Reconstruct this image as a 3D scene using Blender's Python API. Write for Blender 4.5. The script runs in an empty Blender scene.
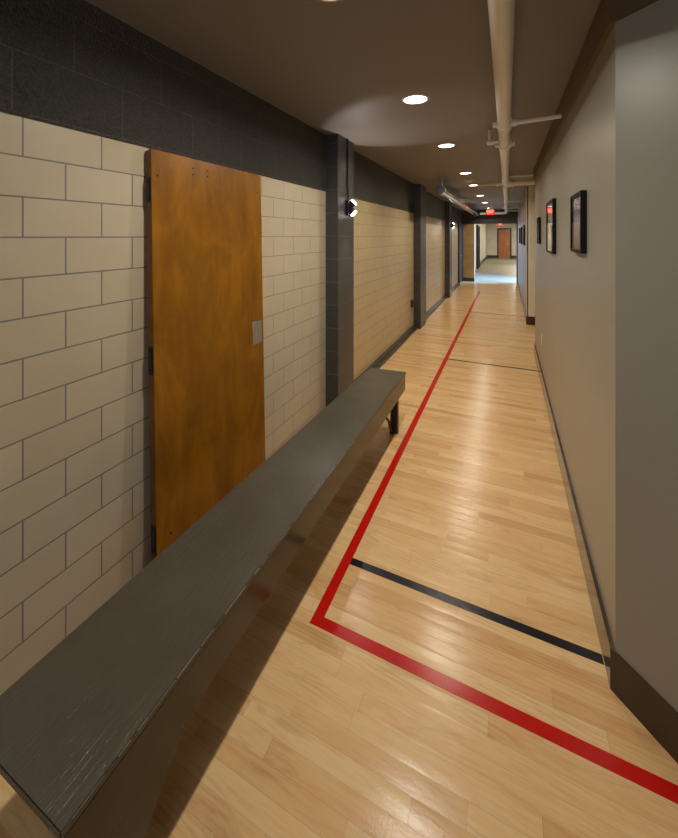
import bpy, bmesh, math, random
from mathutils import Vector, Matrix
random.seed(7)
S = bpy.context.scene
C = S.collection
R = math.radians

# ------------------------------------------------------------------ camera
cam_data = bpy.data.cameras.new('camera')
cam = bpy.data.objects.new('camera', cam_data); C.objects.link(cam)
cam.location = (0, 0, 1.62)
cam.rotation_euler = (R(90), 0, math.atan(168 / 370))
cam_data.sensor_fit = 'VERTICAL'
cam_data.sensor_height = 36
cam_data.lens = 36 * 370 / 838
cam_data.shift_y = -183 / 838
cam_data.clip_start = 0.02
S.camera = cam

# ------------------------------------------------------------------ world, exposure
w = bpy.data.worlds.new('world'); S.world = w; w.use_nodes = True
w.node_tree.nodes['Background'].inputs[0].default_value = (0.50, 0.70, 1.0, 1)
w.node_tree.nodes['Background'].inputs[1].default_value = 2.0
S.view_settings.view_transform = 'Standard'
S.view_settings.look = 'None'
S.view_settings.gamma = 1
S.view_settings.use_curve_mapping = False
S.view_settings.exposure = 0.0

def area(name, loc, rot, size, energy, color, shape='DISK', size_y=None, spread=180, parent=None):
    d = bpy.data.lights.new(name, 'AREA'); d.shape = shape; d.size = size
    if size_y: d.size_y = size_y
    d.energy = energy; d.color = color; d.spread = R(spread)
    o = bpy.data.objects.new(name, d); C.objects.link(o)
    o.rotation_euler = rot
    if parent:
        o.parent = parent; o.location = Vector(loc) - parent.location
    else: o.location = loc
    return o
# daylight entering through the side window of the far vestibule
area('daylight', (1.62, 14.87, 1.9), (0, R(58), 0), 1.3, 260, (0.26, 0.50, 1.0), 'RECTANGLE', 1.2, 95)

# cool fill light through the unseen window added behind the viewpoint
area('daylight', (0.1, -3.42, 1.65), (R(84), 0, 0), 1.5, 11, (0.74, 0.84, 1.0), 'RECTANGLE', 1.15, 150)

WARM = (1.0, 0.935, 0.83)
NEUT = (0.72, 0.84, 1.0)
WARM2 = (1.0, 0.90, 0.73)
DOWN_E = 11.0

# ------------------------------------------------------------------ constants of the place
XL, XR, HC = -1.49, 0.35, 2.53
YEND = 13.95
BAND = 2.022

# ------------------------------------------------------------------ materials
class NT:
    def __init__(s, name):
        s.m = bpy.data.materials.new(name); s.m.use_nodes = True
        s.t = s.m.node_tree; s.n = s.t.nodes; s.l = s.t.links
        s.b = s.n['Principled BSDF']; s.out = s.n['Material Output']
    def new(s, t, **k):
        x = s.n.new(t)
        for a, v in k.items(): setattr(x, a, v)
        return x
    def link(s, a, b): s.l.new(a, b)
    def set(s, **k):
        for a, v in k.items():
            s.b.inputs[a.replace('_', ' ')].default_value = v
    def math(s, op, a, b=None, c=None):
        x = s.new('ShaderNodeMath', operation=op)
        for i, v in enumerate((a, b, c)):
            if v is None: continue
            if isinstance(v, (int, float)): x.inputs[i].default_value = v
            else: s.link(v, x.inputs[i])
        return x.outputs[0]
    def pos(s):
        if not hasattr(s, '_p'):
            g = s.new('ShaderNodeNewGeometry'); s._p = g.outputs['Position']
            x = s.new('ShaderNodeSeparateXYZ'); s.link(s._p, x.inputs[0]); s._x = x.outputs
        return s._x
    def comb(s, x, y, z):
        c = s.new('ShaderNodeCombineXYZ')
        for i, v in enumerate((x, y, z)):
            if isinstance(v, (int, float)): c.inputs[i].default_value = v
            else: s.link(v, c.inputs[i])
        return c.outputs[0]
    def noise(s, vec, scale, detail=3, rough=0.5, dist=0.0):
        x = s.new('ShaderNodeTexNoise'); s.link(vec, x.inputs['Vector'])
        x.inputs['Scale'].default_value = scale; x.inputs['Detail'].default_value = detail
        x.inputs['Roughness'].default_value = rough; x.inputs['Distortion'].default_value = dist
        return x.outputs['Fac']
    def ramp(s, fac, stops):
        x = s.new('ShaderNodeValToRGB'); s.link(fac, x.inputs[0])
        e = x.color_ramp.elements
        while len(e) < len(stops): e.new(0.5)
        for i, (p, c) in enumerate(stops):
            e[i].position = p; e[i].color = (*c, 1)
        return x.outputs[0]
    def mix(s, fac, a, b, mode='MIX'):
        x = s.new('ShaderNodeMix', data_type='RGBA', blend_type=mode)
        if isinstance(fac, (int, float)): x.inputs[0].default_value = fac
        else: s.link(fac, x.inputs[0])
        for i, v in ((6, a), (7, b)):
            if isinstance(v, tuple): x.inputs[i].default_value = (*v, 1)
            else: s.link(v, x.inputs[i])
        return x.outputs[2]
    def bump(s, h, strength, dist, prev=None):
        x = s.new('ShaderNodeBump'); x.inputs['Strength'].default_value = strength
        x.inputs['Distance'].default_value = dist
        s.link(h, x.inputs['Height'])
        if prev: s.link(prev, x.inputs['Normal'])
        s.link(x.outputs[0], s.b.inputs['Normal'])
        return x.outputs[0]

def srgb(r, g, b):
    f = lambda v: (v / 255 / 12.92) if v / 255 <= 0.04045 else ((v / 255 + 0.055) / 1.055) ** 2.4
    return (f(r), f(g), f(b))

def paint(name, col, rough=0.5, tex=0.0, scale=300, metal=0.0, var=0.06, coat=0.0):
    t = NT(name); t.pos()
    n = t.noise(t._p, 3.0, 4)
    a = tuple(c * (1 - var) for c in col); b = tuple(min(1, c * (1 + var)) for c in col)
    t.link(t.ramp(n, [(0.3, a), (0.7, b)]), t.b.inputs['Base Color'])
    t.set(Roughness=rough, Metallic=metal)
    if coat: t.b.inputs['Coat Weight'].default_value = coat
    if tex: t.bump(t.noise(t._p, scale, 2), tex, 0.002)
    return t.m

def emit(name, col, strength):
    t = NT(name); t.set(Base_Color=(0.02, 0.02, 0.02, 1))
    t.b.inputs['Emission Color'].default_value = (*col, 1)
    t.b.inputs['Emission Strength'].default_value = strength
    return t.m

def masonry(name, axis, bw, rh, ox, oz, c1, c2, mortar, msize, rough, bumps, grain, gscale, offset=0.5):
    t = NT(name); p = t.pos()
    u = t.math('ADD', p[axis], ox); v = t.math('ADD', p[2], oz)
    vec = t.comb(u, v, 0.0)
    b = t.new('ShaderNodeTexBrick'); t.link(vec, b.inputs['Vector'])
    b.offset = offset; b.inputs['Scale'].default_value = 1
    b.inputs['Brick Width'].default_value = bw; b.inputs['Row Height'].default_value = rh
    b.inputs['Mortar Size'].default_value = msize; b.inputs['Mortar Smooth'].default_value = 0.25
    b.inputs['Color1'].default_value = (*c1, 1); b.inputs['Color2'].default_value = (*c2, 1)
    b.inputs['Mortar'].default_value = (*mortar, 1)
    bc = b.outputs['Color']
    if name == 'glazed_tile':      # wide dark pointing left of the door panel, thin painted-over joints beyond, yellower colour past the first pier
        past = t.math('GREATER_THAN', p[1], 1.5)
        col2 = t.mix(t.math('MULTIPLY', b.outputs['Fac'], 1.0), (1.0, 1.0, 1.0), srgb(214, 206, 200))
        warm = t.mix(t.math('GREATER_THAN', p[1], 3.1), (1.0, 1.0, 1.0), (0.93, 0.87, 0.70))
        plain = t.mix(1.0, c1, col2, 'MULTIPLY')
        bc = t.mix(past, bc, plain)
        bc = t.mix(1.0, bc, warm, 'MULTIPLY')
    if 'dark_block' in name:       # pores of the painted block, with paler specks painted in for gloss sparkle
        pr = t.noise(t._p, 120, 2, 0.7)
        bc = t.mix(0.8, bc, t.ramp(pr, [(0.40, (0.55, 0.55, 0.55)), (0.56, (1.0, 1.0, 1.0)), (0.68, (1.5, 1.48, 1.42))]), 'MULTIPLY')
    n = t.noise(t._p, 5, 4)
    col = t.mix(0.16, bc, t.ramp(n, [(0.3, (0.35, 0.35, 0.35)), (0.7, (0.65, 0.65, 0.65))]), 'OVERLAY')
    t.link(col, t.b.inputs['Base Color'])
    inv = t.math('SUBTRACT', 1.0, b.outputs['Fac'])
    t.set(Roughness=rough)
    g = t.bump(t.noise(t._p, gscale, 3, 0.6), grain, 0.02 if name == 'dark_block' else 0.007 if gscale > 100 else 0.004)
    t.bump(inv, bumps, 0.004, g)
    return t.m

TILE_C1, TILE_C2 = srgb(208, 194, 167), srgb(200, 185, 156)
MORT = srgb(142, 132, 128)
m_tile = masonry('glazed_tile', 1, 0.2675, 0.1368, 10.5 * 0.2675 - 0.6965, 30 * 0.1368 - 1.615, TILE_C1, TILE_C2, MORT, 0.0032, 0.33, 0.5, 0.12, 14)
m_tile_end = masonry('glazed_tile_end', 0, 0.2675, 0.1368, 3.05, 30 * 0.1368 - 1.615, srgb(200, 160, 105), srgb(190, 150, 98), MORT, 0.0025, 0.35, 0.5, 0.12, 14)
DK1, DK2 = srgb(76, 74, 68), srgb(70, 68, 62)
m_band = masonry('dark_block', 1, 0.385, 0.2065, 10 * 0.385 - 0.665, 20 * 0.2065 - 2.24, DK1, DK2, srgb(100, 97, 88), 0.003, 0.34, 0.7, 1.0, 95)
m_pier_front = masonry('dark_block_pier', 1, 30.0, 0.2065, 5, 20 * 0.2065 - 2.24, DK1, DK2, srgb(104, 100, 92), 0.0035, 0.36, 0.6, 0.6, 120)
m_door_dark = paint('dark_door_paint', srgb(58, 52, 46), 0.4)
m_header = paint('header_paint', srgb(66, 54, 46), 0.5, 0.2)
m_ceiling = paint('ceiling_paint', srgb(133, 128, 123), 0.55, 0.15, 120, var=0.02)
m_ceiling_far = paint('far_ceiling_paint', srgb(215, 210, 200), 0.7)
m_greige = paint('greige_wall', srgb(154, 149, 133), 0.36, 0.12, 180, var=0.015)
m_strip = paint('wall_top_strip', srgb(98, 84, 60), 0.5, 0.1)
m_pilaster = paint('pilaster_paint', srgb(240, 232, 210), 0.5, 0.1)
m_base = paint('baseboard_paint', srgb(62, 52, 40), 0.16, 0.05, 60, var=0.04)
m_base_left = paint('baseboard_left_paint', srgb(60, 54, 46), 0.3)
m_farwall = paint('far_wall_paint', srgb(205, 200, 186), 0.6, 0.05)
m_white = paint('white_plastic', srgb(225, 215, 195), 0.4)
m_pipe = paint('pipe_enamel', srgb(238, 232, 218), 0.28, 0.05, 40)
m_frame = paint('black_frame', srgb(14, 13, 12), 0.6)
m_frame.node_tree.nodes['Principled BSDF'].inputs['Specular IOR Level'].default_value = 0.25
m_black = paint('black_metal', srgb(24, 23, 24), 0.35)
m_steel = paint('brushed_steel', (0.55, 0.55, 0.55), 0.35, metal=0.85)
m_chrome = paint('polished_tube', (0.6, 0.59, 0.57), 0.08, metal=1.0)
m_cap = paint('tube_cap', srgb(52, 50, 54), 0.5)
m_red = paint('red_line_paint', srgb(200, 24, 16), 0.22, 0.08, 200, var=0.05)
m_blk = paint('black_line_paint', srgb(32, 32, 35), 0.22, 0.3, 150, var=0.15)
for _m in (m_red, m_blk): _m.node_tree.nodes['Principled BSDF'].inputs['Specular IOR Level'].default_value = 0.28
m_lens = emit('lamp_lens', (1, 0.93, 0.84), 9.0)
m_ring = paint('downlight_ring', srgb(200, 192, 178), 0.4)
m_led = emit('wall_lamp_led', (1, 0.93, 0.95), 14.0)
m_exit = emit('exit_face', (1.0, 0.03, 0.015), 1.6)
m_exit_txt = emit('exit_letters', (1.0, 0.22, 0.16), 2.6)
m_exit_case = paint('exit_case', srgb(150, 150, 120), 0.4)
m_jamb = paint('jamb_wood', srgb(120, 84, 48), 0.4)
m_bluewall = paint('vestibule_wall_paint', srgb(190, 195, 200), 0.6)

def mat_floor():
    t = NT('maple_strips'); p = t.pos()
    RW, BL = 0.0575, 0.72
    row = t.math('FLOOR', t.math('DIVIDE', t.math('ADD', p[1], 50.0), RW))
    wn = t.new('ShaderNodeTexWhiteNoise', noise_dimensions='1D'); t.link(row, wn.inputs['W'])
    xo = t.math('ADD', t.math('DIVIDE', t.math('ADD', p[0], 20.0), BL), t.math('MULTIPLY', wn.outputs['Value'], 7.3))
    # vary board lengths a little
    xo = t.math('ADD', xo, t.math('MULTIPLY', t.math('SINE', t.math('MULTIPLY', xo, 2.1)), 0.25))
    bi = t.math('FLOOR', xo)
    wn2 = t.new('ShaderNodeTexWhiteNoise', noise_dimensions='2D'); t.link(t.comb(row, bi, 0.0), wn2.inputs['Vector'])
    base = t.ramp(wn2.outputs['Value'], [(0.0, srgb(214, 166, 110)), (0.10, srgb(227, 183, 127)), (0.6, srgb(233, 192, 137)), (1.0, srgb(239, 203, 150))])
    # grain
    gvec = t.comb(t.math('MULTIPLY', p[0], 2.2), t.math('MULTIPLY', p[1], 26.0), t.math('MULTIPLY', wn2.outputs['Value'], 40.0))
    g = t.noise(gvec, 2.2, 5, 0.6, 1.2)
    col = t.mix(0.5, base, t.ramp(g, [(0.3, (0.36, 0.34, 0.31)), (0.55, (0.52, 0.52, 0.52)), (0.8, (0.58, 0.58, 0.58))]), 'OVERLAY')
    # mineral streaks and blotches
    bl = t.noise(t.comb(t.math('MULTIPLY', p[0], 1.3), t.math('MULTIPLY', p[1], 7.0), wn2.outputs['Value']), 2.6, 4, 0.6, 0.8)
    col = t.mix(t.ramp(bl, [(0.55, (0, 0, 0)), (0.8, (0.55, 0.55, 0.55))]), col, srgb(160, 108, 60))
    # cathedral figure
    wv = t.new('ShaderNodeTexWave', wave_type='RINGS', rings_direction='SPHERICAL')
    t.link(t.comb(t.math('ADD', t.math('MULTIPLY', p[0], 1.1), t.math('MULTIPLY', wn2.outputs['Value'], 9.0)), t.math('ADD', t.math('MULTIPLY', p[1], 7.0), t.math('MULTIPLY', wn2.outputs['Value'], 5.0)), wn2.outputs['Value']), wv.inputs['Vector'])
    wv.inputs['Scale'].default_value = 3.0; wv.inputs['Distortion'].default_value = 5.0; wv.inputs['Detail'].default_value = 3; wv.inputs['Detail Scale'].default_value = 1.2
    msk = t.ramp(t.noise(t.comb(t.math('MULTIPLY', p[0], 2.0), t.math('MULTIPLY', p[1], 6.0), row), 1.3, 2), [(0.5, (0, 0, 0)), (0.66, (1, 1, 1))])
    wf_ = t.math('MULTIPLY', t.math('POWER', wv.outputs['Fac'], 3.0), msk)
    col = t.mix(t.math('MULTIPLY', wf_, 0.28), col, srgb(168, 116, 66))
    # knots
    kv = t.comb(t.math('MULTIPLY', p[0], 2.0), t.math('MULTIPLY', p[1], 5.0), 0.0)
    k = t.new('ShaderNodeTexVoronoi'); t.link(kv, k.inputs['Vector']); k.inputs['Scale'].default_value = 1.1
    col = t.mix(t.ramp(k.outputs['Distance'], [(0.0, (0.8, 0.8, 0.8)), (0.035, (0, 0, 0))]), col, srgb(96, 58, 30))
    # joints
    fy = t.math('FRACT', t.math('DIVIDE', t.math('ADD', p[1], 50.0), RW))
    jy = t.math('LESS_THAN', fy, 0.022)
    jx = t.math('LESS_THAN', t.math('FRACT', xo), 0.0022)
    j = t.math('MAXIMUM', jy, jx)
    col = t.mix(t.math('MULTIPLY', j, 0.28), col, srgb(120, 80, 44))
    t.link(col, t.b.inputs['Base Color'])
    rr = t.new('ShaderNodeMapRange'); t.link(t.noise(t._p, 9, 3), rr.inputs[0])
    rr.inputs[3].default_value = 0.17; rr.inputs[4].default_value = 0.27
    t.link(rr.outputs[0], t.b.inputs['Roughness'])
    t.b.inputs['Specular IOR Level'].default_value = 0.3
    b = t.bump(t.noise(t._p, 130, 3), 0.08, 0.003)
    cup = t.math('MULTIPLY', t.math('MULTIPLY', fy, t.math('SUBTRACT', 1.0, fy)), 4.0)
    b = t.bump(cup, 0.7, 0.0006, b)
    wob = t.noise(t.comb(t.math('MULTIPLY', p[0], 2.0), t.math('MULTIPLY', p[1], 9.0), 0.0), 2.0, 2)
    b = t.bump(wob, 0.12, 0.01, b)
    t.bump(t.math('SUBTRACT', 1.0, j), 0.15, 0.001, b)
    return t.m
m_floor = mat_floor()

def mat_farfloor():
    t = NT('far_tile_floor'); p = t.pos()
    b = t.new('ShaderNodeTexBrick'); t.link(t.comb(p[0], p[1], 0.0), b.inputs['Vector'])
    b.offset = 0; b.inputs['Scale'].default_value = 1
    b.inputs['Brick Width'].default_value = 0.305; b.inputs['Row Height'].default_value = 0.305
    b.inputs['Mortar Size'].default_value = 0.002
    b.inputs['Color1'].default_value = (*srgb(128, 122, 100), 1); b.inputs['Color2'].default_value = (*srgb(122, 115, 94), 1)
    b.inputs['Mortar'].default_value = (*srgb(104, 97, 80), 1)
    t.link(b.outputs['Color'], t.b.inputs['Base Color'])
    t.set(Roughness=0.5)
    return t.m
m_farfloor = mat_farfloor()

def mat_bench():
    t = NT('bench_paint'); p = t.pos()
    v = t.comb(t.math('MULTIPLY', p[0], 90.0), t.math('MULTIPLY', p[1], 5.0), t.math('MULTIPLY', p[2], 60.0))
    g = t.noise(v, 1.6, 4, 0.6, 0.4)
    n = t.noise(t._p, 6, 4)
    base = t.ramp(n, [(0.3, srgb(76, 70, 58)), (0.7, srgb(84, 78, 65))])
    sc = t.noise(t.comb(t.math('MULTIPLY', p[0], 22.0), t.math('MULTIPLY', p[1], 60.0), p[2]), 1.0, 5, 0.75, 1.5)
    base = t.mix(t.ramp(sc, [(0.68, (0, 0, 0)), (0.76, (0.32, 0.32, 0.32))]), base, srgb(128, 122, 112))
    t.link(base, t.b.inputs['Base Color'])
    t.set(Roughness=0.27)
    b = t.bump(g, 0.6, 0.003)
    t.bump(t.noise(t._p, 28, 2), 0.15, 0.006, b)
    return t.m
m_bench = mat_bench()
m_bench_side = paint('bench_side_paint', srgb(60, 53, 43), 0.2, 0.12, 30)
m_worn = paint('worn_bench_edge', srgb(165, 158, 145), 0.3, 0.5, 200, var=0.4)

def mat_wood(name, dark, mid, light, axis_scale=(1, 16, 1.2), rough=0.3, scale=1.4):
    t = NT(name); t.pos()
    mp = t.new('ShaderNodeMapping'); t.link(t._p, mp.inputs[0]); mp.inputs['Scale'].default_value = axis_scale
    g = t.noise(mp.outputs[0], scale, 6, 0.6, 0.8)
    c = t.ramp(g, [(0.25, dark), (0.5, mid), (0.78, light)])
    mp2 = t.new('ShaderNodeMapping'); t.link(t._p, mp2.inputs[0]); mp2.inputs['Scale'].default_value = (3, 5, 2.4)
    g2 = t.noise(mp2.outputs[0], 1.2, 5, 0.65, 1.0)
    c = t.mix(0.75, c, t.ramp(g2, [(0.3, (0.30, 0.29, 0.27)), (0.7, (0.66, 0.66, 0.66))]), 'OVERLAY')
    t.link(c, t.b.inputs['Base Color']); t.set(Roughness=rough)
    t.bump(t.noise(mp.outputs[0], 10, 3), 0.06, 0.002)
    return t.m
m_door = mat_wood('amber_veneer', srgb(132, 82, 6), srgb(147, 94, 8), srgb(160, 106, 14), (1, 9, 1.6), rough=0.34)
m_door_edge = mat_wood('amber_edge', srgb(88, 50, 16), srgb(112, 66, 22), srgb(134, 84, 34))
m_fardoor = mat_wood('far_door_veneer', srgb(150, 88, 36), srgb(176, 110, 50), srgb(190, 122, 60), (16, 1, 1.2))

def mat_print(name, kind):
    t = NT(name); p = t.pos()
    if kind == 0:
        z = t.new('ShaderNodeMapRange'); t.link(p[2], z.inputs[0]); z.inputs[1].default_value = 1.55; z.inputs[2].default_value = 1.82
        n = t.noise(t.comb(p[0], t.math('MULTIPLY', p[1], 14.0), t.math('MULTIPLY', p[2], 5.0)), 2.4, 3, 0.5, 1.0)
        f = t.math('ADD', t.math('MULTIPLY', z.outputs[0], 0.6), t.math('MULTIPLY', n, 0.5))
        c = t.ramp(f, [(0.2, srgb(140, 110, 72)), (0.42, srgb(170, 164, 160)), (0.6, srgb(205, 200, 200)), (0.72, srgb(110, 104, 104)), (0.80, srgb(250, 246, 244)), (0.90, srgb(90, 86, 84))])
    else:
        n = t.noise(t.comb(p[0], t.math('MULTIPLY', p[1], 6.0), t.math('MULTIPLY', p[2], 4.0)), 1.7, 3, 0.5, 0.8)
        c = t.ramp(n, [(0.35, srgb(80, 76, 72)), (0.5, srgb(190, 182, 166)), (0.65, srgb(245, 238, 225))])
    t.link(c, t.b.inputs['Base Color']); t.set(Roughness=0.5)
    return t.m
m_print = [mat_print('photo_print_a', 0), mat_print('photo_print_b', 1)]

def mat_glass():
    t = NT('pane_glass')
    tr = t.new('ShaderNodeBsdfTransparent'); gl = t.new('ShaderNodeBsdfGlossy'); gl.inputs['Roughness'].default_value = 0.02
    fr = t.new('ShaderNodeFresnel'); fr.inputs['IOR'].default_value = 1.5
    gm = t.new('ShaderNodeNewGeometry')      # no reflection from the inner faces of the thin pane
    fac = t.math('MULTIPLY', fr.outputs[0], t.math('SUBTRACT', 1.0, gm.outputs['Backfacing']))
    mx = t.new('ShaderNodeMixShader'); t.link(fac, mx.inputs[0]); t.link(tr.outputs[0], mx.inputs[1]); t.link(gl.outputs[0], mx.inputs[2])
    t.link(mx.outputs[0], t.out.inputs['Surface'])
    return t.m
m_glass = mat_glass()

# ------------------------------------------------------------------ mesh helpers
def BM(): return bmesh.new()
def box(bm, x0, x1, y0, y1, z0, z1, bev=0.0, seg=2):
    r = bmesh.ops.create_cube(bm, size=1)
    vs = r['verts']
    for v in vs:
        v.co = Vector(((x0 + x1) / 2 + v.co.x * (x1 - x0), (y0 + y1) / 2 + v.co.y * (y1 - y0), (z0 + z1) / 2 + v.co.z * (z1 - z0)))
    if bev:
        es = list({e for v in vs for e in v.link_edges})
        bmesh.ops.bevel(bm, geom=es, offset=bev, segments=seg, profile=0.5, affect='EDGES')
    return bm
def tube(bm, a, b, r, n=24, r2=None, cap=True):
    a, b = Vector(a), Vector(b); d = b - a
    q = Vector((0, 0, 1)).rotation_difference(d.normalized()).to_matrix().to_4x4()
    M = Matrix.Translation((a + b) / 2) @ q
    res = bmesh.ops.create_cone(bm, cap_ends=cap, segments=n, radius1=r, radius2=r if r2 is None else r2, depth=d.length, matrix=M)
    return bm
def path(bm, pts, r, n=12):
    for a, b in zip(pts[:-1], pts[1:]): tube(bm, a, b, r, n)
    for p in pts[1:-1]:
        bmesh.ops.create_uvsphere(bm, u_segments=n, v_segments=8, radius=r * 1.01, matrix=Matrix.Translation(p))
    return bm
def prism(bm, poly, lo, hi, axis):
    """extrude a 2D polygon along axis (0,1,2)"""
    def mk(p, t):
        if axis == 0: return (t, p[0], p[1])
        if axis == 1: return (p[0], t, p[1])
        return (p[0], p[1], t)
    a = [bm.verts.new(mk(p, lo)) for p in poly]; b = [bm.verts.new(mk(p, hi)) for p in poly]
    bm.faces.new(a); bm.faces.new(list(reversed(b)))
    n = len(poly)
    for i in range(n): bm.faces.new((a[i], a[(i + 1) % n], b[(i + 1) % n], b[i]))
    bmesh.ops.recalc_face_normals(bm, faces=bm.faces)
    return bm
def obj(name, bm, mat, parent=None, label=None, smooth=True):
    """one mesh object; bm is in world coordinates"""
    bmesh.ops.recalc_face_normals(bm, faces=bm.faces)
    me = bpy.data.meshes.new(name)
    xs = [v.co for v in bm.verts]
    if parent is not None:
        L = parent.matrix_world.translation if parent.parent is None else parent.location + parent.parent.location
        L = Vector(parent['wo'])
        c = L
    else:
        c = Vector(((min(v.x for v in xs) + max(v.x for v in xs)) / 2, (min(v.y for v in xs) + max(v.y for v in xs)) / 2, min(v.z for v in xs)))
    for v in bm.verts: v.co -= c
    bm.to_mesh(me); bm.free()
    if smooth:
        for p in me.polygons: p.use_smooth = True
        try: me.set_sharp_from_angle(angle=R(35))
        except Exception: pass
    me.materials.append(mat)
    o = bpy.data.objects.new(name, me); C.objects.link(o)
    if parent is not None: o.parent = parent; o['wo'] = parent['wo']
    else: o.location = c; o['wo'] = tuple(c)
    if label: o['label'] = label
    return o
def thing(name, loc, label, cat, group=None):
    o = bpy.data.objects.new(name, None); C.objects.link(o); o.location = loc; o['wo'] = tuple(loc)
    o.empty_display_size = 0.1
    o['label'] = label; o['category'] = cat
    if group: o['group'] = group
    return o
def tag(o, label, cat, group=None):
    o['label'] = label; o['category'] = cat
    if group: o['group'] = group
    return o
def struct(name, bm, mat, parent=None, smooth=False):
    o = obj(name, bm, mat, parent, smooth=smooth)
    if parent is None: o['kind'] = 'structure'
    return o

# ================================================================== STRUCTURE
b = BM(); box(b, -1.8, 3.0, -3.2, YEND + 0.02, -0.1, 0.0); struct('floor', b, m_floor)
b = BM(); box(b, -2.2, 2.6, YEND + 0.02, 30.5, -0.1, 0.0); struct('floor.001', b, m_farfloor)
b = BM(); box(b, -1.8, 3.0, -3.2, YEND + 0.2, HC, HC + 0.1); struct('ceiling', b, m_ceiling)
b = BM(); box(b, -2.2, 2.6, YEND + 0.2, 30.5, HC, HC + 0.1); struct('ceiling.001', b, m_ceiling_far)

# left wall: glazed tile below, dark block band above
wl = obj('wall_left', box(BM(), XL - 0.2, XL, -3.2, YEND, 0, BAND), m_tile, smooth=False); wl['kind'] = 'structure'
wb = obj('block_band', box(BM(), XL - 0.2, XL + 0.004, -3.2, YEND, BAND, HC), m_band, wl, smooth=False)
# the piers that stand out from the left wall
for i, (y0, y1) in enumerate(((2.99, 3.365), (6.45, 6.93), (10.05, 10.48))):
    bm = BM(); box(bm, XL - 0.1, -1.368, y0, y1, 0, HC, 0.004, 1)
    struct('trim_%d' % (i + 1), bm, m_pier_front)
# stepped base along the left wall, between the piers
def base_left(n, y0, y1):
    poly = [(XL - 0.02, 0), (-1.418, 0), (-1.418, 0.028), (-1.436, 0.034), (-1.452, 0.034), (-1.458, 0.070), (XL - 0.02, 0.074)]
    struct(n, prism(BM(), poly, y0, y1, 1), m_base_left)
base_left('baseboard_left', -3.2, 2.99)
base_left('baseboard_left.001', 3.365, 6.45)
base_left('baseboard_left.002', 6.93, 10.05)
base_left('baseboard_left.003', 10.48, 12.85)

# right wall with its darker top strip and baseboard
def right_wall(n, poly, z1=HC, m=m_greige):
    return struct(n, prism(BM(), poly, 0, z1, 2), m)
a = 0.7071
P0 = (0.35, 1.60); P1 = (0.35 + 0.95 * 0.716, 1.60 - 0.95 * 0.698)
right_wall('wall_right', [P0, P1, (P1[0] + 0.14, P1[1] + 0.14), (0.55, 1.75), (0.55, 5.70), (0.35, 5.70)])
right_wall('wall_right.001', [(P1[0], P1[1]), (P1[0], -3.2), (P1[0] + 0.15, -3.2), (P1[0] + 0.15, P1[1] + 0.14)])
right_wall('wall_right.002', [(0.335, 7.62), (3.0, 7.62), (3.0, 7.82), (0.55, 7.82), (0.55, YEND), (0.335, YEND)])
struct('wall_recess', box(BM(), 1.9, 2.05, 5.3, 7.62, 0, HC), m_greige)
struct('wall_recess.001', box(BM(), 0.55, 1.9, 5.5, 5.7, 0, HC), m_greige)
wv = BM()
box(wv, -1.8, -0.7, -3.3, -3.2, 0, HC); box(wv, 0.9, 3.0, -3.3, -3.2, 0, HC)
box(wv, -0.7, 0.9, -3.3, -3.2, 0, 1.0); box(wv, -0.7, 0.9, -3.3, -3.2, 2.3, HC)
struct('wall_back', wv, m_greige)
wf = BM()
for (x0, x1, z0, z1) in ((-0.7, -0.65, 1.0, 2.3), (0.85, 0.9, 1.0, 2.3), (-0.65, 0.85, 1.0, 1.05), (-0.65, 0.85, 2.25, 2.3), (0.08, 0.12, 1.05, 2.25)):
    box(wf, x0, x1, -3.28, -3.22, z0, z1)
wn = obj('window_added', wf, m_black, smooth=False); wn['kind'] = 'structure'  # unseen window, added to let cool fill light onto the near walls
obj('pane', box(BM(), -0.65, 0.85, -3.255, -3.249, 1.05, 2.25), m_glass, wn, smooth=False)
struct('trim_4', box(BM(), 0.322, 0.352, 7.60, 7.64, 0.0, HC), m_pilaster)
struct('trim_5', box(BM(), 0.335, 0.60, 7.60, 7.63, 0.0, HC), m_pilaster)
# dark strip along the top of the right wall, returning on the angled face
ps = [(0.330, 1.592), (P1[0] - 0.01, P1[1] - 0.01), (P1[0] + 0.05, P1[1] + 0.05), (0.40, 1.70), (0.40, 5.72), (0.330, 5.72)]
struct('trim_6', prism(BM(), ps, 2.378, HC + 0.01, 2), m_strip)
# baseboards
def bb(n, poly, h=0.148):
    bm = prism(BM(), poly, 0.0, h, 2)
    struct(n, bm, m_base)
bb('baseboard_right', [(0.336, 1.606), (0.336, 5.714), (0.36, 5.714), (0.36, 1.60)])
dx, dy = 0.716, -0.698
nx, ny = -0.698, -0.716
bb('baseboard_angled', [(0.336, 1.606), (0.36, 1.606), (P1[0], P1[1]), (P1[0] + nx * 0.02, P1[1] + ny * 0.02)])
bb('baseboard_right.001', [(0.320, 7.588), (0.320, YEND), (0.345, YEND), (0.345, 7.63), (1.9, 7.63), (1.9, 7.588)])
# end wall with the doorway into the vestibule
struct('wall_end', box(BM(), XL - 0.1, -1.055, YEND, YEND + 0.2, 0, 2.05), m_tile_end)
struct('wall_end.001', box(BM(), XL - 0.1, 0.5, YEND - 0.01, YEND + 0.2, 2.05, HC), m_header)
struct('baseboard_end', box(BM(), XL + 0.02, -1.05, YEND - 0.02, YEND + 0.0, 0, 0.13), m_base_left)
struct('trim_7', box(BM(), 0.296, 0.345, YEND - 0.02, YEND + 0.2, 0, 2.05), m_jamb)
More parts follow.
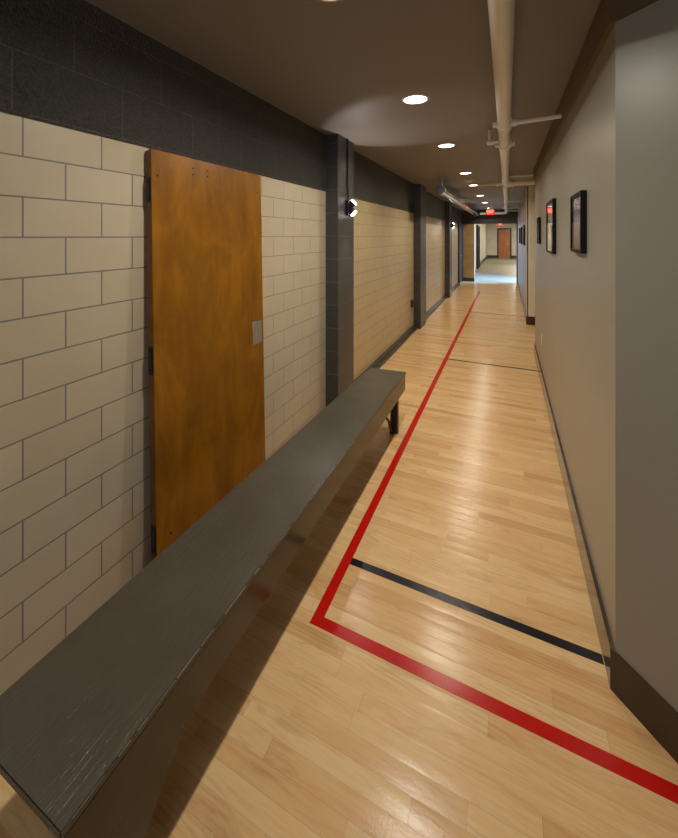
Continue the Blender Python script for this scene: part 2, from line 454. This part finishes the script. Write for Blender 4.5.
# dark door in the left wall near the end
d = obj('door_1', box(BM(), XL - 0.02, -1.462, 12.94, 13.80, 0.01, 2.0, 0.003, 1), m_door_dark, smooth=False); d['kind'] = 'structure'
fr = BM()
box(fr, XL - 0.02, -1.44, 12.86, 12.94, 0, 2.04); box(fr, XL - 0.02, -1.44, 13.80, 13.94, 0, 2.04); box(fr, XL - 0.02, -1.44, 12.94, 13.80, 2.0, 2.04)
obj('door_frame', fr, m_door_dark, d, smooth=False)
k = BM(); tube(k, (-1.462, 13.0, 0.97), (-1.42, 13.0, 0.97), 0.012); bmesh.ops.create_uvsphere(k, u_segments=16, v_segments=10, radius=0.03, matrix=Matrix.Translation((-1.41, 13.0, 0.97)))
obj('door_knob', k, m_steel, d)

# vestibule and far corridor
VX0, VX1 = -1.17, 1.55
struct('wall_vestibule', box(BM(), VX0 - 0.2, VX0, YEND + 0.2, 15.75, 0, HC), m_bluewall)
struct('baseboard_vestibule', box(BM(), VX0, VX0 + 0.015, 14.4, 15.76, 0, 0.14), m_base)
# wall with the window (vestibule right side)
wv = BM()
box(wv, VX1, VX1 + 0.12, YEND + 0.0, 14.2, 0, HC); box(wv, VX1, VX1 + 0.12, 15.55, 15.8, 0, HC)
box(wv, VX1, VX1 + 0.12, 14.2, 15.55, 2.25, HC); box(wv, VX1, VX1 + 0.12, 14.2, 15.55, 0, 0.3)
struct('wall_vestibule.001', wv, m_bluewall)
struct('wall_vestibule.002', box(BM(), 0.5, VX1, YEND, YEND + 0.2, 0, HC), m_bluewall)
struct('wall_vestibule.003', box(BM(), 1.1, VX1, 15.65, 15.8, 0, HC), m_farwall)
wf = BM()
for (y0, y1, z0, z1) in ((14.2, 14.25, 0.3, 2.25), (15.5, 15.55, 0.3, 2.25), (14.25, 15.5, 0.3, 0.35), (14.25, 15.5, 2.2, 2.25), (14.85, 14.9, 0.35, 2.2)):
    box(wf, VX1 + 0.02, VX1 + 0.08, y0, y1, z0, z1)
wn = obj('window_1', wf, m_black, smooth=False); wn['kind'] = 'structure'
obj('pane', box(BM(), VX1 + 0.045, VX1 + 0.051, 14.25, 15.5, 0.35, 2.2), m_glass, wn, smooth=False)

FX0, FX1, FY = -1.38, 1.1, 29.6
struct('wall_far_left', box(BM(), FX0 - 0.2, FX0, 15.75, FY, 0, HC), m_farwall)
struct('wall_far_left.001', box(BM(), FX0 - 0.2, VX0 - 0.01, 15.70, 15.76, 0, HC), m_bluewall)
struct('wall_far_right', box(BM(), FX1, FX1 + 0.15, 15.65, FY, 0, HC), m_farwall)
wf = BM()
box(wf, FX0 - 0.2, -0.62, FY, FY + 0.2, 0, HC); box(wf, 0.26, FX1 + 0.2, FY, FY + 0.2, 0, HC); box(wf, -0.62, 0.26, FY, FY + 0.2, 2.16, HC)
struct('wall_far', wf, m_farwall)
struct('baseboard_far_left', box(BM(), FX0, FX0 + 0.02, 20.9, FY, 0, 0.16), m_base_left)
bf = BM(); box(bf, FX0, -0.62, FY - 0.02, FY, 0, 0.2); struct('baseboard_far', bf, m_base_left)
bf = BM(); box(bf, 0.26, FX1, FY - 0.02, FY, 0, 0.2); struct('baseboard_far.001', bf, m_base_left)
d = obj('door_2', box(BM(), -0.56, 0.20, FY - 0.005, FY + 0.04, 0.01, 2.10), m_fardoor, smooth=False); d['kind'] = 'structure'
fr = BM(); box(fr, -0.66, -0.56, FY - 0.03, FY + 0.1, 0, 2.19); box(fr, 0.20, 0.30, FY - 0.03, FY + 0.1, 0, 2.19); box(fr, -0.56, 0.20, FY - 0.03, FY + 0.1, 2.10, 2.19)
obj('door_frame', fr, m_black, d, smooth=False)
k = BM(); tube(k, (0.13, FY - 0.005, 1.06), (0.13, FY - 0.05, 1.06), 0.015); tube(k, (0.15, FY - 0.055, 1.06), (0.03, FY - 0.055, 1.06), 0.016)
obj('door_handle', k, m_steel, d)
# dark framed side door of the far corridor, standing out from the left wall
d = obj('door_3', box(BM(), FX0 - 0.01, FX0 + 0.01, 19.5, 20.4, 0.01, 2.1), m_door_dark, smooth=False); d['kind'] = 'structure'
fr = BM(); box(fr, FX0, FX0 + 0.10, 20.4, 20.6, 0, 2.16); box(fr, FX0, FX0 + 0.10, 19.35, 19.5, 0, 2.16); box(fr, FX0, FX0 + 0.10, 19.5, 20.4, 2.1, 2.16)
obj('door_frame', fr, m_black, d, smooth=False)

# ================================================================== FLOOR LINES
LT = 0.0012
RX0, RX1, RY0, RY1 = -0.765, -0.715, 1.36, 1.405
b = prism(BM(), [(RX0 + 0.012, RY0), (0.95, RY0), (0.95, RY1), (RX1 + 0.008, RY1), (RX1 + 0.006, 11.6), (RX0 + 0.004, 11.6)], 0, LT, 2)
tag(obj('painted_floor_line', b, m_red, smooth=False), 'long red court line with a square corner on the maple floor', 'floor line')
for (y, wd, lab) in ((1.705, 0.038, 'nearest black line crossing the maple floor, from red line to baseboard corner'),
                     (5.03, 0.03, 'middle thin black line crossing the floor where the near grey wall ends'),
                     (8.32, 0.03, 'farthest thin black line across the floor beside the pale pilaster')):
    b = BM(); box(b, RX1 + 0.008, 0.334 if y < 8 else 0.319, y - wd / 2, y + wd / 2, 0, LT)
    tag(obj('painted_floor_line', b, m_blk, smooth=False), lab, 'floor line')

# ================================================================== BENCH
BZ = 0.44
t = thing('bench', (-0.97, 1.8, 0), 'long dark grey painted wooden bench beside the tiled wall', 'bench')
NR, FRr, FL, NL = (-0.802, 0.437), (-0.798, 3.168), (-1.118, 3.135), (-1.190, 0.437)
bm = prism(BM(), [NR, FRr, FL, NL], BZ - 0.018, BZ, 2)
bmesh.ops.bevel(bm, geom=list(bm.edges), offset=0.003, segments=2, affect='EDGES')
obj('seat', bm, m_bench, t)
bm = prism(BM(), [(-0.803, 0.445), (-0.803, 3.160), (-0.826, 3.160), (-0.826, 0.445)], 0.287, BZ - 0.018, 2)
bmesh.ops.bevel(bm, geom=list(bm.edges), offset=0.002, segments=1, affect='EDGES')
obj('apron', bm, m_bench_side, t)
bm = prism(BM(), [(-1.112, 3.130), (-1.180, 0.445), (-1.157, 0.445), (-1.090, 3.130)], 0.287, BZ - 0.018, 2)
obj('apron', bm, m_bench_side, t)
# worn edge along the front of the seat
yy = 0.46
k = 0
while yy < 1.95 and k < 22:
    ln = random.uniform(0.02, 0.16)
    bm = BM(); wd = random.uniform(0.0008, 0.0022)
    box(bm, -0.8028 - wd / 2, -0.8028 + wd / 2, yy, yy + ln, BZ - 0.0026, BZ - 0.0012, 0.0003, 1)
    obj('worn_edge', bm, m_worn, t, label='pale worn streak on the seat edge')
    yy += ln + random.uniform(0.0, 0.05); k += 1
# post legs
for y, xs in ((0.62, ((-1.165, -1.075), (-0.918, -0.8265))), (2.965, ((-1.10, -1.035), (-0.876, -0.812)))):
    for x0, x1 in xs:
        obj('leg', box(BM(), x0, x1, y - 0.018, y + 0.018, 0, BZ - 0.018, 0.003, 1), m_bench_side, t)
# sloping gusset under the near end of the apron
gp = [(0.50, 0.287), (0.742, 0.287), (0.742, 0.272), (0.56, 0.075), (0.50, 0.075)]
obj('gusset', prism(BM(), gp, -0.826, -0.806, 0), m_bench_side, t)
for (y, s) in ((2.925, -1),):
    bm = BM()
    path(bm, [(-0.885, 2.66, 0.31), (-0.868, 2.79, 0.205), (-0.862, 2.86, 0.14), (-0.858, 2.915, 0.03)], 0.010)
    box(bm, -0.874, -0.842, 2.922, 2.932, 0.003, 0.05)
    obj('brace', bm, m_black, t, label='bent black metal brace')

# ================================================================== LEANING DOOR PANEL
TH = 0.038
t = thing('door_panel', (-1.43, 1.57, 0), 'amber varnished wooden door panel leaning flat against the tiled wall', 'door')
def lean(bm):      # a slight lean: foot of the panel further from the wall
    for v in bm.verts: v.co.x += 0.042 * (1 - v.co.z / 2.0)
    return bm
y0, y1, zt = 1.158, 1.966, 2.014
prof = [(-1.487 + 0.012, y0), (-1.449, y0), (-1.449, y1), (-1.487, y1), (-1.487, y0 + 0.012)]
bm = prism(BM(), prof, 0.0, zt, 2)
es = [e for e in bm.edges if abs(e.verts[0].co.z - zt) < 1e-4 and abs(e.verts[1].co.z - zt) < 1e-4]
bmesh.ops.bevel(bm, geom=es, offset=0.008, segments=3, affect='EDGES')
bmesh.ops.subdivide_edges(bm, edges=[e for e in bm.edges if abs(e.verts[0].co.z - e.verts[1].co.z) > 0.5], cuts=6)
pn = obj('panel', lean(bm), m_door, t)
bm = BM(); box(bm, -1.483, -1.452, y0 - 0.0015, y0 + 0.001, 0.01, zt - 0.012)
obj('edge_strip', lean(bm), m_door_edge, t, label='darker brown raw edge of the panel', smooth=False)
for z0, z1 in ((1.77, 1.885), (1.000, 1.125), (0.205, 0.335)):
    bm = BM(); box(bm, -1.480, -1.4535, y0 - 0.004, y0 - 0.0012, z0, z1)
    hg = obj('hinge', lean(bm), m_black, t)
    bm = BM(); tube(bm, (-1.4555, y0 - 0.004, z0 + 0.006), (-1.4555, y0 - 0.004, z1 - 0.006), 0.003, 12)
    for kz in (z0 + 0.02, z1 - 0.02): tube(bm, (-1.468, y0 - 0.0065, kz), (-1.468, y0 - 0.003, kz), 0.004, 10)
    obj('hinge_knuckle', lean(bm), m_frame, hg)
bm = BM(); box(bm, -1.449, -1.4468, 1.858, 1.948, 0.945, 1.085, 0.0008, 1)
obj('lock_plate', lean(bm), m_steel, t)
bm = BM(); box(bm, -1.4493, -1.4484, 1.822, 1.826, 0.955, 1.07)
obj('scratch', lean(bm), m_door_edge, t, label='thin scored line beside the lock plate')
for (y, z) in ((1.93, 1.895), (1.19, 1.895), (1.235, 0.25), (1.50, 1.965), (1.40, 1.962), (1.50, 1.935), (1.40, 1.930)):
    obj('screw_hole', lean(tube(BM(), (-1.4492, y, z), (-1.4484, y, z), 0.0055, 12)), m_black, t)


# ================================================================== DOWNLIGHTS
def downlight(x, y, label, e=DOWN_E, col=WARM, z=HC):
    t = thing('downlight', (x, y, z), label, 'ceiling light', 'recessed downlights in the hallway ceiling')
    bm = BM()
    n = 40; ro, ri = 0.092, 0.074
    prof = [(ro, 0.0), (ro - 0.002, -0.004), (ri + 0.004, -0.007), (ri, -0.004), (ri, 0.0)]
    rings = [[bm.verts.new((x + r * math.cos(2 * math.pi * i / n), y + r * math.sin(2 * math.pi * i / n), z + dz)) for i in range(n)] for r, dz in prof]
    for a, b2 in zip(rings[:-1], rings[1:]):
        for i in range(n): bm.faces.new((a[i], a[(i + 1) % n], b2[(i + 1) % n], b2[i]))
    obj('trim_ring', bm, m_ring, t)
    bm = BM(); tube(bm, (x, y, z - 0.0035), (x, y, z - 0.0005), 0.0735, 40)
    obj('lens', bm, m_lens, t)
    area('lamp', (x - 0.03, y, z - 0.012), (0, 0, 0), 0.07, e, col, 'DISK', None, 162, t)
    return t
downlight(-0.585, 1.21, 'round recessed downlight cut by the top edge of the picture, nearest of the row')
downlight(-0.555, 2.45, 'large bright round downlight nearest the pale light pool on the ceiling')
downlight(-0.555, 3.83, 'second whole round downlight from the near end of the ceiling row', col=WARM2)
downlight(-0.545, 5.62, 'round downlight just before the small ceiling detector', col=WARM2)
downlight(-0.545, 7.02, 'round downlight just beyond the small ceiling detector', col=WARM2)
downlight(-0.550, 8.88, 'small round downlight second before the exit sign', col=WARM2)
downlight(-0.545, 10.8, 'small round downlight last before the exit sign', col=WARM2)
downlight(-0.530, 12.95, 'tiny round downlight directly above the exit sign', col=WARM2)
downlight(-0.40, -1.9, 'unseen round downlight added in the ceiling behind the viewpoint', 5.0)  # added out of view as fill for the near walls
# ceiling fittings of the far corridor
for i, (y, e, lab) in enumerate(((18.8, 55, 'near round ceiling light of the far corridor'), (21.5, 80, 'middle round ceiling light of the far corridor'), (26.5, 80, 'last round ceiling light before the far brown door'))):
    fx = 0.75
    t = thing('ceiling_light', (fx, y, HC), lab, 'ceiling light')
    obj('diffuser', tube(BM(), (fx, y, HC - 0.05), (fx, y, HC), 0.16, 32), m_lens, t)
    area('lamp', (fx, y, HC - 0.06), (0, 0, 0), 0.4, e, (1, 0.93, 0.80), 'DISK', None, 180, t)

# ================================================================== WALL LAMPS ON THE PIERS
def wall_lamp(y, z, label, ztop=HC, e=8.0, pier_x=-1.368, sc=1.0):
    x = pier_x
    t = thing('wall_lamp', (x, y, z), label, 'wall lamp')
    bm = BM()
    box(bm, x, x + 0.028, y - 0.05, y + 0.05, z - 0.07, z + 0.07, 0.006)
    tube(bm, (x + 0.02, y, z), (x + 0.045, y, z), 0.03, 20)
    obj('back_box', bm, m_black, t)
    for s in (1, -1):
        ax = Vector((0.70, 0.22, s * 0.68)).normalized()
        c = Vector((x + 0.022, y, z + s * 0.018))
        bm = BM(); tube(bm, c, c + ax * 0.038, 0.026, 24, 0.034); tube(bm, c + ax * 0.038, c + ax * 0.042, 0.034, 24)
        h = obj('lamp_head', bm, m_black, t)
        bm = BM(); tube(bm, c + ax * 0.0415, c + ax * 0.060, 0.0335, 24, 0.029)
        obj('lamp_lens', bm, m_led, h)
    # spot beams thrown up onto the ceiling and down past the pier
    for s, en in ((1, e), (-1, e * 1.0)):
        d = bpy.data.lights.new('beam', 'SPOT'); d.energy = en; d.spot_size = R(94); d.spot_blend = 0.25
        d.shadow_soft_size = 0.02; d.color = (1, 0.90, 0.86)
        o = bpy.data.objects.new('beam', d); C.objects.link(o); o.parent = t
        ax = Vector((0.24, -0.10, s * 0.545)).normalized()
        o.location = Vector((0.085, 0.02, s * 0.10))
        o.rotation_euler = ax.to_track_quat('-Z', 'Y').to_euler()
    bm = BM()
    path(bm, [(x + 0.012, y - 0.01, z + 0.05), (x + 0.012, y - 0.015, z + 0.10), (x + 0.010, y - 0.03, z + 0.2), (x + 0.010, y - 0.03, ztop)], 0.0075, 10)
    obj('conduit', bm, m_black, t)
    return t
wall_lamp(3.215, 1.885, 'black two-headed wall lamp with conduit on the nearest dark pier')
wall_lamp(10.30, 1.90, 'small two-headed wall lamp on the third dark pier')

# ================================================================== PIPES UNDER THE CEILING
PX, PZ = -0.016, 2.42
PE = 13.45
t = thing('sprinkler_pipe', (PX, 5.0, PZ), 'long cream painted pipe hung under the ceiling with side branches', 'pipe')
bm = BM(); tube(bm, (PX, -3.1, PZ), (PX - 0.006, PE, PZ), 0.043, 32); obj('main_pipe', bm, m_pipe, t)
def ycyl(x, z, y0, y1, r, n=32): return tube(BM(), (x, y0, z), (x, y1, z), r, n)
for ya, yb, r in ((2.86, 2.93, 0.054), (2.93, 3.02, 0.049), (3.50, 3.56, 0.056), (3.56, 3.62, 0.051), (5.80, 5.88, 0.054), (6.38, 6.46, 0.054), (9.3, 9.4, 0.054), (11.6, 11.7, 0.052)):
    obj('coupling', ycyl(PX, PZ, ya, yb, r), m_pipe, t)
    # coupling lugs
for ya in (2.895, 3.56):
    for s in (-1, 1):
        bm = BM(); box(bm, PX + s * 0.066 - 0.014, PX + s * 0.066 + 0.014, ya - 0.03, ya + 0.03, PZ - 0.014, PZ + 0.014, 0.004)
        obj('coupling_lug', bm, m_pipe, t)
# first branch to the right wall
bm = BM(); tube(bm, (PX + 0.03, 2.90, PZ), (0.334, 2.86, PZ), 0.015, 20); obj('branch_pipe', bm, m_pipe, t)
bm = BM(); tube(bm, (PX + 0.03, 2.90, PZ), (PX + 0.075, 2.895, PZ), 0.024, 20); obj('branch_fitting', bm, m_pipe, t)
# short stub with a cap and riser to the left
bm = BM(); path(bm, [(PX - 0.03, 3.42, PZ), (PX - 0.115, 3.42, PZ), (PX - 0.12, 3.42, PZ + 0.04), (PX - 0.12, 3.42, HC)], 0.012, 14)
tube(bm, (PX - 0.085, 3.42, PZ), (PX - 0.140, 3.42, PZ), 0.021, 18)
bmesh.ops.create_uvsphere(bm, u_segments=14, v_segments=10, radius=0.024, matrix=Matrix.Translation((PX - 0.122, 3.42, PZ)))
obj('sprinkler_stub', bm, m_pipe, t)
# thick branch near the end of the near right wall
bm = BM(); tube(bm, (PX - 0.02, 6.18, PZ), (0.60, 6.18, PZ), 0.042, 24); tube(bm, (PX + 0.04, 6.18, PZ), (PX + 0.10, 6.18, PZ), 0.056, 24)
obj('branch_pipe', bm, m_pipe, t)
bm = BM(); tube(bm, (PX + 0.03, 5.88, PZ + 0.055), (0.60, 5.88, PZ + 0.055), 0.014, 16); obj('branch_pipe', bm, m_pipe, t)
bm = BM(); tube(bm, (PX - 0.03, 6.18, PZ), (PX - 0.11, 6.18, PZ), 0.022, 18); tube(bm, (PX - 0.11, 6.18, PZ), (PX - 0.14, 6.18, PZ), 0.034, 18)
obj('end_cap', bm, m_pipe, t)
bm = BM(); path(bm, [(PX - 0.03, 6.85, PZ + 0.08), (-0.47, 6.85, PZ + 0.08)], 0.014, 14); tube(bm, (-0.14, 6.85, PZ + 0.08), (-0.11, 6.85, PZ + 0.08), 0.026, 16)
obj('branch_pipe', bm, m_pipe, t)
for y in (9.35, 11.65):
    bm = BM(); tube(bm, (PX - 0.12, y, PZ), (0.335, y, PZ), 0.020, 18); obj('branch_pipe', bm, m_pipe, t)
# elbow and cross run at the far end
bm = BM(); path(bm, [(PX - 0.006, PE, PZ), (PX - 0.03, PE + 0.05, PZ - 0.02), (PX - 0.12, PE + 0.07, PZ - 0.03)], 0.046, 20)
obj('elbow', bm, m_pipe, t)
bm = BM(); tube(bm, (PX - 0.10, PE + 0.07, PZ - 0.03), (-0.84, PE + 0.07, PZ - 0.03), 0.043, 24); obj('cross_pipe', bm, m_pipe, t)
bm = BM(); tube(bm, (PX, PE + 0.02, PZ + 0.03), (0.335, PE + 0.02, PZ + 0.03), 0.02, 16); obj('branch_pipe', bm, m_pipe, t)
for y in (0.9, 5.0, 8.2, 12.4):
    obj('hanger_rod', tube(BM(), (PX, y, PZ + 0.04), (PX, y, HC), 0.005, 8), m_steel, t)

# polished tube hung near the left wall
TX, TZ, TR = -0.945, 2.335, 0.067
t = thing('metal_tube', (TX, 9.5, TZ), 'shiny metal tube hung from the ceiling along the left wall', 'tube')
obj('tube_body', tube(BM(), (TX, 5.86, TZ), (TX, 13.93, TZ), TR, 40), m_chrome, t)
obj('end_cap', tube(BM(), (TX, 5.835, TZ), (TX, 5.862, TZ), TR * 1.02, 40), m_cap, t, label='dull grey end cap')
for y in (5.95, 9.5, 12.9):
    bm = BM(); tube(bm, (TX + 0.02, y, TZ + TR * 0.9), (TX + 0.02, y, HC), 0.006, 10); tube(bm, (TX + 0.02, y, HC - 0.006), (TX + 0.02, y, HC), 0.025, 18)
    obj('hanger', bm, m_white, t)
    obj('band', ycyl(TX, TZ, y + 0.03, y + 0.07, TR * 1.03, 40), m_steel, t)

# detector on the ceiling
bm = BM(); tube(bm, (-0.56, 6.33, HC - 0.012), (-0.56, 6.33, HC), 0.075, 32); tube(bm, (-0.56, 6.33, HC - 0.04), (-0.56, 6.33, HC - 0.012), 0.05, 32, 0.062)
tag(obj('smoke_detector', bm, m_white), 'small round cream smoke detector on the ceiling between two downlights', 'smoke detector')

# ================================================================== EXIT SIGNS
def text_mesh(s, size):
    cu = bpy.data.curves.new('txt', 'FONT'); cu.body = s; cu.size = size; cu.align_x = 'CENTER'; cu.align_y = 'CENTER'; cu.extrude = 0.002
    cu.offset = 0.004
    o = bpy.data.objects.new('txt', cu); C.objects.link(o)
    dg = bpy.context.evaluated_depsgraph_get(); dg.update()
    me = bpy.data.meshes.new_from_object(o.evaluated_get(dg))
    bpy.data.objects.remove(o); return me
def exit_sign(x, y, z, wd, ht, label):
    t = thing('exit_sign', (x, y, z - ht / 2), label, 'exit sign')
    bm = BM(); box(bm, x - wd / 2, x + wd / 2, y, y + 0.045, z - ht / 2, z + ht / 2, 0.006)
    obj('case', bm, m_exit_case, t)
    bm = BM(); box(bm, x - wd * 0.42, x + wd * 0.42, y - 0.003, y + 0.001, z - ht * 0.40, z + ht * 0.42)
    f = obj('sign_face', bm, m_exit, t, smooth=False)
    me = text_mesh('EXIT', ht * 0.66)
    bm = BM(); bm.from_mesh(me)
    for v in bm.verts:
        c = v.co.copy(); v.co = Vector((x + c.x * 0.74, y - 0.005 - c.z, z + c.y + 0.0))
    obj('letters', bm, m_exit_txt, f, smooth=False)
    bm = BM(); tube(bm, (x, y + 0.02, z + ht / 2), (x, y + 0.02, HC), 0.02, 12); box(bm, x - 0.06, x + 0.06, y - 0.01, y + 0.05, HC - 0.012, HC)
    obj('ceiling_mount', bm, m_white, t)
exit_sign(-0.478, 12.5, 2.372, 0.255, 0.20, 'glowing red exit sign hung from the hallway ceiling near its end')
exit_sign(-0.42, 27.0, 2.40, 0.34, 0.17, 'tiny red exit sign under the far corridor ceiling')

# ================================================================== PICTURES
def picture(y0, y1, z0, z1, mat, label, xw=0.35, dep=0.026, fw=0.016, group='framed photographs on the right wall'):
    yc = (y0 + y1) / 2
    t = thing('picture_frame', (xw, yc, z0), label, 'picture', group)
    bm = BM(); xf = xw - dep
    box(bm, xf, xw - 0.001, y0, y0 + fw, z0, z1, 0.002, 1); box(bm, xf, xw - 0.001, y1 - fw, y1, z0, z1, 0.002, 1)
    box(bm, xf, xw - 0.001, y0 + fw, y1 - fw, z0, z0 + fw, 0.002, 1); box(bm, xf, xw - 0.001, y0 + fw, y1 - fw, z1 - fw, z1, 0.002, 1)
    obj('frame', bm, m_frame, t)
    obj('photo', box(BM(), xw - 0.012, xw - 0.004, y0 + fw * .8, y1 - fw * .8, z0 + fw * .8, z1 - fw * .8), mat, t, smooth=False)
    obj('glass', box(BM(), xf + 0.004, xf + 0.006, y0 + fw * .9, y1 - fw * .9, z0 + fw * .9, z1 - fw * .9), m_glass, t, smooth=False)
picture(2.112, 2.435, 1.535, 1.842, m_print[0], 'nearest black framed photograph on the right wall')
picture(3.33, 3.84, 1.478, 1.915, m_print[1], 'tall black framed photograph reflecting the red exit sign')
picture(4.75, 5.00, 1.530, 1.835, m_print[1], 'small black framed photograph nearest the end of the near grey wall')
picture(8.35, 8.75, 1.43, 1.85, m_print[1], 'black framed picture nearest beyond the pale pilaster', 0.335)
picture(9.75, 10.15, 1.42, 1.84, m_print[1], 'middle black framed picture beyond the pale pilaster', 0.335)
picture(11.2, 11.6, 1.42, 1.84, m_print[1], 'farthest black framed picture beyond the pale pilaster', 0.335)

# ================================================================== SMALL FITTINGS
t = thing('wall_outlet', (0.35, 4.62, 0.405), 'ivory outlet plate low on the right wall near the wall end', 'outlet')
obj('plate', box(BM(), 0.344, 0.350, 4.56, 4.64, 0.425, 0.545, 0.002, 1), m_white, t)
for z in (0.462, 0.508): obj('socket', box(BM(), 0.3425, 0.345, 4.585, 4.615, z - 0.012, z + 0.012), m_pilaster, t)
tag(obj('outlet_box', box(BM(), -1.49, -1.445, 6.22, 6.30, 0.41, 0.53, 0.003, 1), m_base_left), 'small dark outlet box low on the tiles before the second pier', 'outlet')
bm = BM(); tube(bm, (0.335, 12.95, 2.14), (0.30, 12.95, 2.14), 0.035, 20, 0.025)
tag(obj('wall_sensor', bm, m_white), 'small white round sensor high on the right wall by the doorway', 'sensor')
t = thing('wall_sconce', (0.50, FY, 1.9), 'small white wall fitting right of the far brown door', 'wall fitting')
obj('shade', box(BM(), 0.45, 0.60, FY - 0.09, FY, 1.86, 2.02, 0.02), m_white, t)
bm = BM()
for v, r in (((-1.486, 0.705, 2.108), 0.02), ((-1.486, 0.73, 2.118), 0.017), ((-1.486, 0.69, 2.125), 0.014), ((-1.486, 0.75, 2.128), 0.010)):
    bmesh.ops.create_icosphere(bm, subdivisions=3, radius=r, matrix=Matrix.Translation(v) @ Matrix.Diagonal((0.32, 1.0, 0.75, 1)))
for v in bm.verts: v.co += Vector((random.uniform(-.001, .001), random.uniform(-.002, .002), random.uniform(-.002, .002)))
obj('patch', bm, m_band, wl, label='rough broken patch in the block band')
for o in bpy.data.objects:
    if 'wo' in o: del o['wo']
